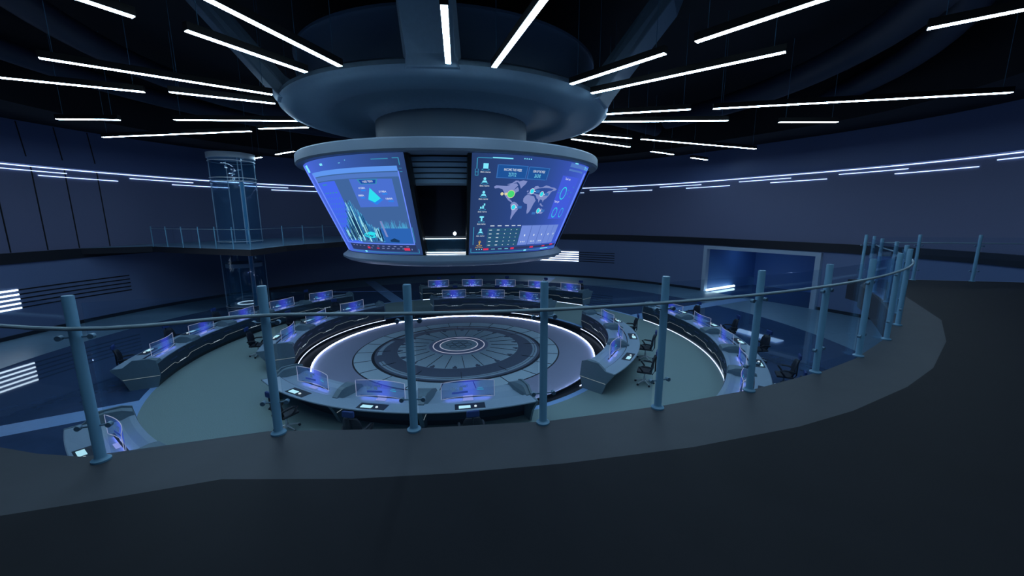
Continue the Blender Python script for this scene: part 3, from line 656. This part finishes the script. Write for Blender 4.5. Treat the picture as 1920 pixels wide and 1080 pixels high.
k.lathe([(3.26, -.125), (3.29, -.118), (3.43, -.132), (3.46, -.142)], 163, 196, n=20)
k.build('inlaid_arc', mat('inlaid_arc', '8fa6b6', .6), stage)
for r in (1.1, .8):
    k = MB(); k.lathe([(r, .022 if r > 1 else .03), (r+.04, .02 if r > 1 else .028), (r+.04, .01), (r, .01)], n=90, closed=True); k.build('emblem_ring_light', M['emblem'], stage)
k = MB()
for i in range(22):                                   # joints of the inner tiles
    a = rad(360/22*i+4); k.tube([(1.42*math.cos(a), 1.42*math.sin(a), .002), (2.6*math.cos(a), 2.6*math.sin(a), -.053)], .014, 4)
for i in range(22):
    a = rad(360/22*i+7); k.box((4.02*math.cos(a), 4.02*math.sin(a), -.160), (.66, .03, .01), a)
for i in range(12):
    a = rad(30*i+9); k.box((3.02*math.cos(a), 3.02*math.sin(a), -.095), (.9, .02, .012), a)
k.lathe([(3.355, -.121), (3.375, -.123)], -150, 155, n=100)
k.build('tile_joints', M['stage_line'], stage)
k = MB()
for i in range(18):                                   # little notched marks at the tile ends
    a = rad(20*i+14); k.box((2.55*math.cos(a), 2.55*math.sin(a), -.047), (.12, .17, .02), a); k.box((2.46*math.cos(a), 2.46*math.sin(a), -.042), (.12, .07, .02), a)
k.build('edge_notches', M['stage_dark'], stage)
k = MB()
for i in range(7):
    a = rad(60*i) ; c = (0, 0) if i == 6 else (.38*math.cos(a), .38*math.sin(a))
    k.lathe([(.17, .036), (.19, .036), (.19, .03), (.17, .03)], n=6, c=c, closed=True)
k.build('emblem_hexagons', M['stage_line'], stage)

# ------------------------------------------------------------------ curved desks
def desk(label, az, half, bays, step, ro, cat='desk'):
    # ro = 0 for the inner ring (front face r 6.4), 4.0 for the outer ring
    root = empty('curved_console_desk', (CX, CY, FZ)); tag(root, label, cat, None)
    sc = 7.0/(7.0+ro)
    a0, a1 = az-half, az+half; n = 48
    L = lambda pr, x0=a0, x1=a1, nn=n, cl=True: MBL([(r+ro, z) for r, z in pr], x0, x1, nn, cl)
    def MBL(pr, x0, x1, nn, cl):
        k = MB(); k.lathe(pr, x0, x1, nn, closed=cl, caps=True); return k
    L([(6.43, .14), (6.36, .42), (6.40, .79), (6.50, .80), (6.6, .72), (6.85, .66), (6.85, .14)]).build('desk_body', M['desk_dark'], root)
    L([(6.47, 0), (6.45, .14), (6.84, .14), (6.84, 0)]).build('toe_kick', M['trench'], root)
    L([(6.41, .815), (6.52, .80), (6.66, .74), (7.0, .715), (7.13, .735), (7.13, .68), (6.6, .66), (6.41, .795)]).build('monitor_tray', M['desk_top'], root)
    L([(7.15, .775), (7.58, .775), (7.6, .765), (7.6, .735), (7.15, .73)]).build('desktop', M['desk_top'], root)
    L([(7.125, .76), (7.152, .762), (7.152, .70), (7.125, .70)]).build('cable_groove', M['stage_line'], root)
    if not (ro and az == 170): L([(6.44, .0), (6.46, .0), (6.46, .02), (6.44, .02)] if ro else [(6.33, 0), (6.35, 0), (6.35, .02), (6.33, .02)]).build('base_light', M['baselamp'], root)
    # divider ridges between the bays and at both ends
    ridges = [a0+.0]+[az-step*(bays-1)/2+step*(i+.5) for i in range(bays-1)]+[a1]
    for j, a in enumerate(ridges):
        end = j in (0, len(ridges)-1); k = MB()
        prof = [(6.40, .78), (6.44, .90), (6.62, .96), (6.90, .97), (7.02, .94), (7.22, .80), (7.22, .70), (6.5, .60)]
        wid = [.46, .40, .28, .16, .14, .13, .13, .4]
        vs = []
        for s in (-1, 1):
            for (r, z), w in zip(prof, wid):
                r2 = r+ro; w2 = w*.5
                if end:
                    o_ = (1 if j == 0 else -1); q = (0 if s == -o_ else o_*w2*1.5/r2*57.3)
                    aa = a+q
                else: aa = a+s*w2*1.25/r2*57.3
                vs.append((r2*math.cos(rad(aa)), r2*math.sin(rad(aa)), z))
        m_ = len(prof); k.add(vs, [tuple(range(m_)), tuple(range(2*m_-1, m_-1, -1))]+[(i, (i+1) % m_, m_+(i+1) % m_, m_+i) for i in range(m_)])
        k.build('bay_divider', M['desk'], root)
        # leg panel under the desktop
        k = MB(); pr = [(6.8, 0), (7.1, 0), (7.28, .38), (7.5, .735), (6.8, .735)]; vs = []
        if end: pr = [(6.36, .42), (6.46, 0), (7.2, 0), (7.34, .38), (7.6, .735), (7.6, .775), (7.3, .785), (7.03, 1.0), (6.6, 1.0), (6.42, .93)]
        for s in (-1, 1):
            w2 = (.03 if end else .06)
            for r, z in pr:
                r2 = r+ro+(0.004 if end else 0); aa = a+s*w2/r2*57.3+(0 if not end else (-.25 if j == 0 else .25)); vs.append((r2*math.cos(rad(aa)), r2*math.sin(rad(aa)), z))
        m_ = len(pr); k.add(vs, [tuple(range(m_)), tuple(range(2*m_-1, m_-1, -1))]+[(i, (i+1) % m_, m_+(i+1) % m_, m_+i) for i in range(m_)])
        p = k.build('end_panel' if end else 'leg_panel', M['desk'], root)
        k = MB(); aa = a+(-.25-.036/(7+ro)*57.3 if j == 0 else .25+.036/(7+ro)*57.3) if end else a+.062/(7+ro)*57.3
        k.tube([((r+ro)*math.cos(rad(aa)), (r+ro)*math.sin(rad(aa)), z) for r, z in ((6.37 if end else 6.86, .40), (7.33 if end else 7.25, .38))], .008, 4); k.build('light_line', M['accent'], p)
    # front face accent line with stepped notches, marks and inlays
    k = MB(); pts = []; kb = MB(); ks = MB()
    bayc = [az-step*(bays-1)/2+step*i for i in range(bays)]
    def fp(a, z, off=.012):
        r = ro+(6.36+(6.42-6.36)*(z-.42)/.44 if z > .42 else 6.46-.1*z/.42)-off; return (r*math.cos(rad(a)), r*math.sin(rad(a)), z)
    pts = [fp(a0, .45)]
    for c in bayc:
        for q, z in ((-.34, .45), (-.24, .45), (-.17, .36), (.17, .36), (.24, .45), (.34, .45)): pts.append(fp(c+q*step, z))
    pts.append(fp(a1, .45)); k.tube(pts, .007, 4); k.build('light_line', M['accent'], root)
    for c in bayc:
        for q in (-.06, 0, .06): kb.tube([fp(c+(q-.022)*step, .375), fp(c+(q+.022)*step, .375)], .011, 4)
        for q, z in ((-.42, .62), (-.12, .72), (.14, .60)): ks.tube([fp(c+q*step, z, .004), fp(c+(q+.09)*step, z, .004), fp(c+(q+.2)*step, z, .004)], .028, 4)
    kb.build('light_mark', M['accent_b'], root); ks.build('blue_inlay', M['desk_slot'], root)
    return root
IN_STEP, OUT_STEP = 19.7, 12.4
side = {-100: 'front', 80: 'back', 170: 'left', -10: 'right'}
for az, nm in side.items():
    desk('curved slate console desk at the %s of the stage, three workstations' % nm, az, 33.2 if az != 80 else 30.5, 3, IN_STEP, 0)
    desk({'front': 'outer curved console desk at the front, mostly hidden below the mezzanine edge', 'back': 'outer curved console desk in the back row under the lower wall, five workstations', 'left': 'outer curved console desk at left with five workstations beside the carpet', 'right': 'outer curved console desk at right with five workstations behind the carpet'}[nm], az, 33.8 if az != 80 else 31.0, 5, OUT_STEP, 4.0)

# ------------------------------------------------------------------ workstation things (local +X points away from the stage)
def mon_mat():
    m = bpy.data.materials.new('translucent_monitor'); m.use_nodes = True; nt = m.node_tree; N = nt.nodes.new; L = nt.links.new
    for n in list(nt.nodes): nt.nodes.remove(n)
    o = N('ShaderNodeOutputMaterial'); uv = N('ShaderNodeUVMap'); uv.uv_map = 'UVMap'; sx = N('ShaderNodeSeparateXYZ'); L(uv.outputs[0], sx.inputs[0])
    r = N('ShaderNodeValToRGB'); cr = r.color_ramp
    cr.elements[0].position = 0; cr.elements[0].color = (.014, .024, .055, 1); cr.elements[1].position = 1; cr.elements[1].color = (.012, .025, .06, 1)
    for p, c in ((.28, (.015, .045, .14, 1)), (.48, (.04, .06, .48, 1)), (.6, (.035, .05, .42, 1)), (.74, (.015, .04, .12, 1))): e = cr.elements.new(p); e.color = c
    L(sx.outputs[0], r.inputs[0]); e = N('ShaderNodeEmission'); L(r.outputs[0], e.inputs[0]); e.inputs[1].default_value = 1.0
    t = N('ShaderNodeBsdfTransparent'); t.inputs[0].default_value = (.5, .55, .68, 1)
    a = N('ShaderNodeAddShader'); L(e.outputs[0], a.inputs[0]); L(t.outputs[0], a.inputs[1]); L(a.outputs[0], o.inputs[0]); return m
def build_monitor():
    root = empty('curved_monitor', (0, 0, 0)); W, z0, z1, RC = .71, .79, 1.25, 2.4
    n = 16; Y = [-W+2*W*i/n for i in range(n+1)]; X = lambda y: RC-math.sqrt(RC*RC-y*y)-.05
    me = bpy.data.meshes.new('screen'); vs = [(X(y), y, z) for y in Y for z in (z0, z1)]; fs = [(2*i, 2*i+2, 2*i+3, 2*i+1) for i in range(n)]
    me.from_pydata(vs, [], fs); me.materials.append(mon_mat()); uvl = me.uv_layers.new(name='UVMap')
    for li, l in enumerate(me.loops): vi = l.vertex_index; uvl.data[li].uv = ((vi//2)/n, vi % 2)
    o = bpy.data.objects.new('screen', me); COL.objects.link(o); o.parent = root
    def P(u, v): y = W*(2*u-1); return (X(y)+.006, y, z0+(z1-z0)*v)
    def quads(lst):
        k = MB()
        for u0, v0, u1, v1 in lst: k.add([P(u0, v0), P(u1, v0), P(u1, v1), P(u0, v1)], [(0, 1, 2, 3)])
        return k
    rn = random.Random(3)
    quads([(.16+.035*i+rn.uniform(-.01, .01), .5+rn.uniform(-.12, .14), .185+.035*i+rn.uniform(0, .01), .56+rn.uniform(-.05, .12)) for i in range(9)]).build('map_graphic', emat('monitor_map', '5f86b4', .6), o)
    quads([(.35+.022*i, .52+.08*rn.random(), .36+.022*i, .66+.1*rn.random()) for i in range(7)]+[(.2, .22, .5, .34)]).build('bar_graphic', emat('monitor_bars', '3a58b8', .6), o)
    quads([(.67, .38, .8, .43), (.69, .5, .78, .53)]).build('cyan_bar', emat('monitor_cyan', '3fb0d8', .9), o)
    k = MB(); loop = [(X(y), y, z1) for y in Y]+[(X(y), y, z0) for y in Y[::-1]]; k.tube(loop, .0075, 4, closed=True); k.build('frame', M['mon_frame'], root)
    k = MB(); k.box((-.01, 0, .781), (.016, 1.2, .004)); k.build('tray_fill_strip', emat('monitor_tray_fill', (.26, .30, 1.0), 14), root); k = MB(); k.box((-.01, 0, .786), (.05, 1.26, .005)); k.build('fill_strip_cover', M['mat'], root)  # added glow strip tints the tray violet; dark cover added to hide it
    k = MB(); k.box((.045, 0, .735), (.10, .28, .012)); k.box((-.03, 0, .775), (.012, .26, .09)); k.build('stand', M['mon_stand'], root)
    return root
def build_pad():
    root = empty('desk_pad', (0, 0, 0)); k = MB(); k.box((0, .02, .779), (.30, .78, .006)); k.build('pad_sheet', M['mat'], root); return root
def build_tablet():
    k = MB(); k.box((0, 0, .7885), (.135, .30, .011)); return k.build('keyboard', M['tablet'], bevel=.002)
def build_mouse():
    k = MB(); k.lathe([(.035, .783), (.036, .79), (.028, .808), (.012, .815), (0, .816)], n=14); o = k.build('computer_mouse', M['mouse'], smooth=True); return o
def build_chair():
    root = empty('office_chair', (0, 0, 0))           # faces -X; back at +X
    k = MB(); n = 16
    k.box((0, 0, .47), (.48, .48, .07)); k.build('seat', M['chair'], root, bevel=.03)
    k = MB(); rows = [(.22, .50, .19), (.27, .62, .23), (.27, .76, .24), (.30, .90, .22), (.34, 1.02, .16)]
    A = []; 
    vs = []
    for x, z, w in rows:
        for y in (-1, -.5, 0, .5, 1): vs.append((x-.05*(abs(y)**2), y*w, z))
    fs = [(i*5+j, i*5+j+1, (i+1)*5+j+1, (i+1)*5+j) for i in range(4) for j in range(4)]
    k.add(vs, fs); k.build('backrest', M['chair'], root, solid=.035, smooth=True)
    k = MB(); k.tube([(.24, 0, .36), (.33, 0, .5), (.33, 0, .9), (.38, 0, 1.08)], .022, 8); k.build('back_spine', M['chair'], root, smooth=True)
    k = MB(); k.box((.36, 0, 1.15), (.07, .30, .16)); k.build('headrest', M['headrest'], root, bevel=.03)
    for s in (-1, 1):
        k = MB(); k.tube([(-.02, s*.24, .47), (-.06, s*.29, .56), (-.16, s*.29, .68), (-.05, s*.29, .71), (.16, s*.29, .70), (.26, s*.24, .66)], .03, 8); k.build('armrest', M['chair'], root, smooth=True)
    k = MB(); k.tube([(0, 0, .08), (0, 0, .3)], .032, 12); k.tube([(0, 0, .28), (0, 0, .44)], .022, 12); k.build('gas_column', M['chrome'], root, smooth=True)
    for i in range(5):
        a = rad(72*i+18); k = MB(); k.tube([(.03*math.cos(a), .03*math.sin(a), .13), (.17*math.cos(a), .17*math.sin(a), .105), (.31*math.cos(a), .31*math.sin(a), .075)], .02, 8, rr=[.024, .019, .014]); L_ = k.build('base_leg', M['chrome'], root, smooth=True)
        k = MB(); c = Vector((.31*math.cos(a), .31*math.sin(a), .032)); t = Vector((-math.sin(a), math.cos(a), 0))*.022; k.tube([c-t, c+t], .032, 12); k.tube([c, c+Vector((0, 0, .045))], .01, 6); k.build('caster', M['chair'], L_, smooth=True)
    return root
protos = {'mon': build_monitor(), 'pad': build_pad(), 'tab': build_tablet(), 'mouse': build_mouse(), 'chair': build_chair()}
used = set()
def place(kind, r, a, rz, label, cat, group, dz=0):
    o = protos[kind]; loc = pol(r, a, FZ+dz); rr = rad(a)+rz
    if kind in used: o = copy_tree(o, loc, rr)
    else: used.add(kind); o.location = loc; o.rotation_euler = (0, 0, rr)
    tag(o, label, cat, group); return o
def ordn(i, n):
    return ({3: ['left', 'middle', 'right'], 5: ['leftmost', 'second', 'middle', 'fourth', 'rightmost']}[n])[i]
stations = []
for az, nm in side.items():
    for ring_, bays, step, ro in (('inner', 3, IN_STEP, 0), ('outer', 5, OUT_STEP, 4.0)):
        for i in range(bays):
            a = az-step*(bays-1)/2+step*i
            if nm == 'front' and ring_ == 'outer' and i > 0: continue
            # order words as seen in the photo
            if nm == 'back': w = ordn(bays-1-i, bays)+' place counted from the left'
            elif nm == 'front': w = ordn(i, bays)+' place counted from the left'
            elif nm == 'left': w = {3: ['nearest place', 'middle place', 'farthest place'], 5: ['nearest place', 'second nearest place', 'middle place', 'second farthest place', 'farthest place']}[bays][bays-1-i]
            else: w = {3: ['nearest place', 'middle place', 'farthest place'], 5: ['nearest place', 'second nearest place', 'middle place', 'second farthest place', 'farthest place']}[bays][i]
            stations.append((a, ring_, nm, w, ro))
OBC = {'outerback': [104.3, 92.0, 80.0, 68.3, 56.2]}
CH = {('front', 'inner', 'left'): (7.95, -117.5), ('right', 'inner', 'nearest'): (8.0, -31.3), ('right', 'inner', 'middle'): (7.85, -13.5), ('right', 'inner', 'farthest'): (7.75, 5), ('right', 'outer', 'nearest'): (12.0, -29.5), ('left', 'outer', 'nearest'): (11.8, -163.5), ('left', 'outer', 'second nearest'): (11.8, -176)}
rnd = random.Random(11)
for a, ring_, nm, w, ro in stations:
    where = '%s %s desk, %s' % (ring_, nm, w)
    if ring_ == 'outer' and nm == 'front': where = 'outer front desk near the leftmost railing post'
    place('mon', 6.86+ro, a, 0, 'translucent blue curved monitor on the '+where, 'monitor', 'curved monitors on the console desks')
    place('pad', 7.38+ro, a, 0, 'dark pad on the '+where, 'desk pad', 'dark pads on the console desks')
    place('tab', 7.42+ro, a-.0, 0, 'glowing pale cyan keyboard on the '+where, 'keyboard', 'glowing keyboards on the console desks').location += Vector((math.sin(rad(a)), -math.cos(rad(a)), 0))*(.12 if True else 0)
    place('mouse', 7.42+ro, a, 0, 'small glowing white mouse on the '+where, 'mouse', 'glowing mice on the console desks').location += Vector((-math.sin(rad(a)), math.cos(rad(a)), 0))*.16
    if nm == 'front' and ring_ == 'outer': continue
    off = rnd.uniform(-.6, .6)
    cr, ca = CH.get((nm, ring_, w.split(' place')[0]), (8.15+ro, a+off/(1+ro/7)))
    where = where.replace(' counted', '').replace(' place', ' seat'); tw = rnd.uniform(-.3, .3)
    place('chair', cr, ca, tw, 'black office chair, blue headrest, '+where, 'chair', 'office chairs behind the console desks')

# ------------------------------------------------------------------ glass lift
LX, LY, LR = -17.2, 25.3, 1.2
lift = empty('glass_lift', (LX, LY, FZ)); tag(lift, 'round glass lift shaft with steel rails at left, rising through the mezzanine bridge', 'elevator')
k = MB(); k.lathe([(LR, .0), (LR, 9.15)], n=48); k.build('glass_shaft', M['liftglass'], lift, smooth=True)
k = MB(); k.lathe([(LR+.02, 9.1), (LR+.06, 9.12), (LR+.06, 9.42), (LR-.1, 9.45), (0, 9.45), (0, 9.38), (LR-.1, 9.1)], n=48, closed=True); k.build('top_cap', M['liftcap'], lift, smooth=True)
for z in (8.95, 7.95, 7.75, 4.15, .06):
    k = MB(); k.lathe([(LR+.0, z-.02), (LR+.03, z-.02), (LR+.03, z+.02), (LR, z+.02)], n=48, closed=True); k.build('shaft_ring', M['liftsteel'], lift, smooth=True)
for a in (-148, -140, -42, -32, 40, 140):
    k = MB(); k.tube([(LR*.97*math.cos(rad(a)), LR*.97*math.sin(rad(a)), .05), (LR*.97*math.cos(rad(a)), LR*.97*math.sin(rad(a)), 9.1)], .028, 6); k.build('guide_rail', M['liftsteel'], lift)
for a in (-146, -37):
    k = MB(); k.lathe([(LR*.93, .05), (LR*.93, 7.7)], a-5, a+5, n=4); k.build('guide_panel', mat('lift_guide_blue', '6fb4d8', .4), lift)
k = MB(); k.lathe([(.8, 2.55), (1.0, 2.5), (1.0, 2.75), (.8, 2.8), (0, 2.8), (0, 2.6)], n=40); cb = k.build('cab_roof', M['liftcap'], lift, smooth=True)
k = MB(); k.lathe([(1.0, .1), (1.0, 2.5)], n=40); k.build('cab_glass', M['liftglass'], lift, smooth=True)
k = MB(); k.lathe([(0, .05), (1.02, .05), (1.02, .12), (0, .12)], n=40); k.build('cab_floor', M['liftcap'], lift, smooth=True)
k = MB(); k.lathe([(.55, .13), (.62, .13), (.62, .16), (.55, .16)], n=40, closed=True); k.build('floor_ring_light', M['cab_light'], lift)

# ------------------------------------------------------------------ world, view
w = bpy.data.worlds.new('world'); bpy.context.scene.world = w; w.use_nodes = True
w.node_tree.nodes['Background'].inputs[0].default_value = (.01, .02, .05, 1); w.node_tree.nodes['Background'].inputs[1].default_value = .3
sc = bpy.context.scene
sc.view_settings.view_transform = 'Standard'; sc.view_settings.look = 'None'; sc.view_settings.exposure = 0; sc.view_settings.gamma = 1
sc.view_settings.use_curve_mapping = False
sc.cycles.use_denoising = True; sc.cycles.max_bounces = 6; sc.cycles.transparent_max_bounces = 24; sc.cycles.sample_clamp_indirect = 3
sc.cycles.use_light_tree = True
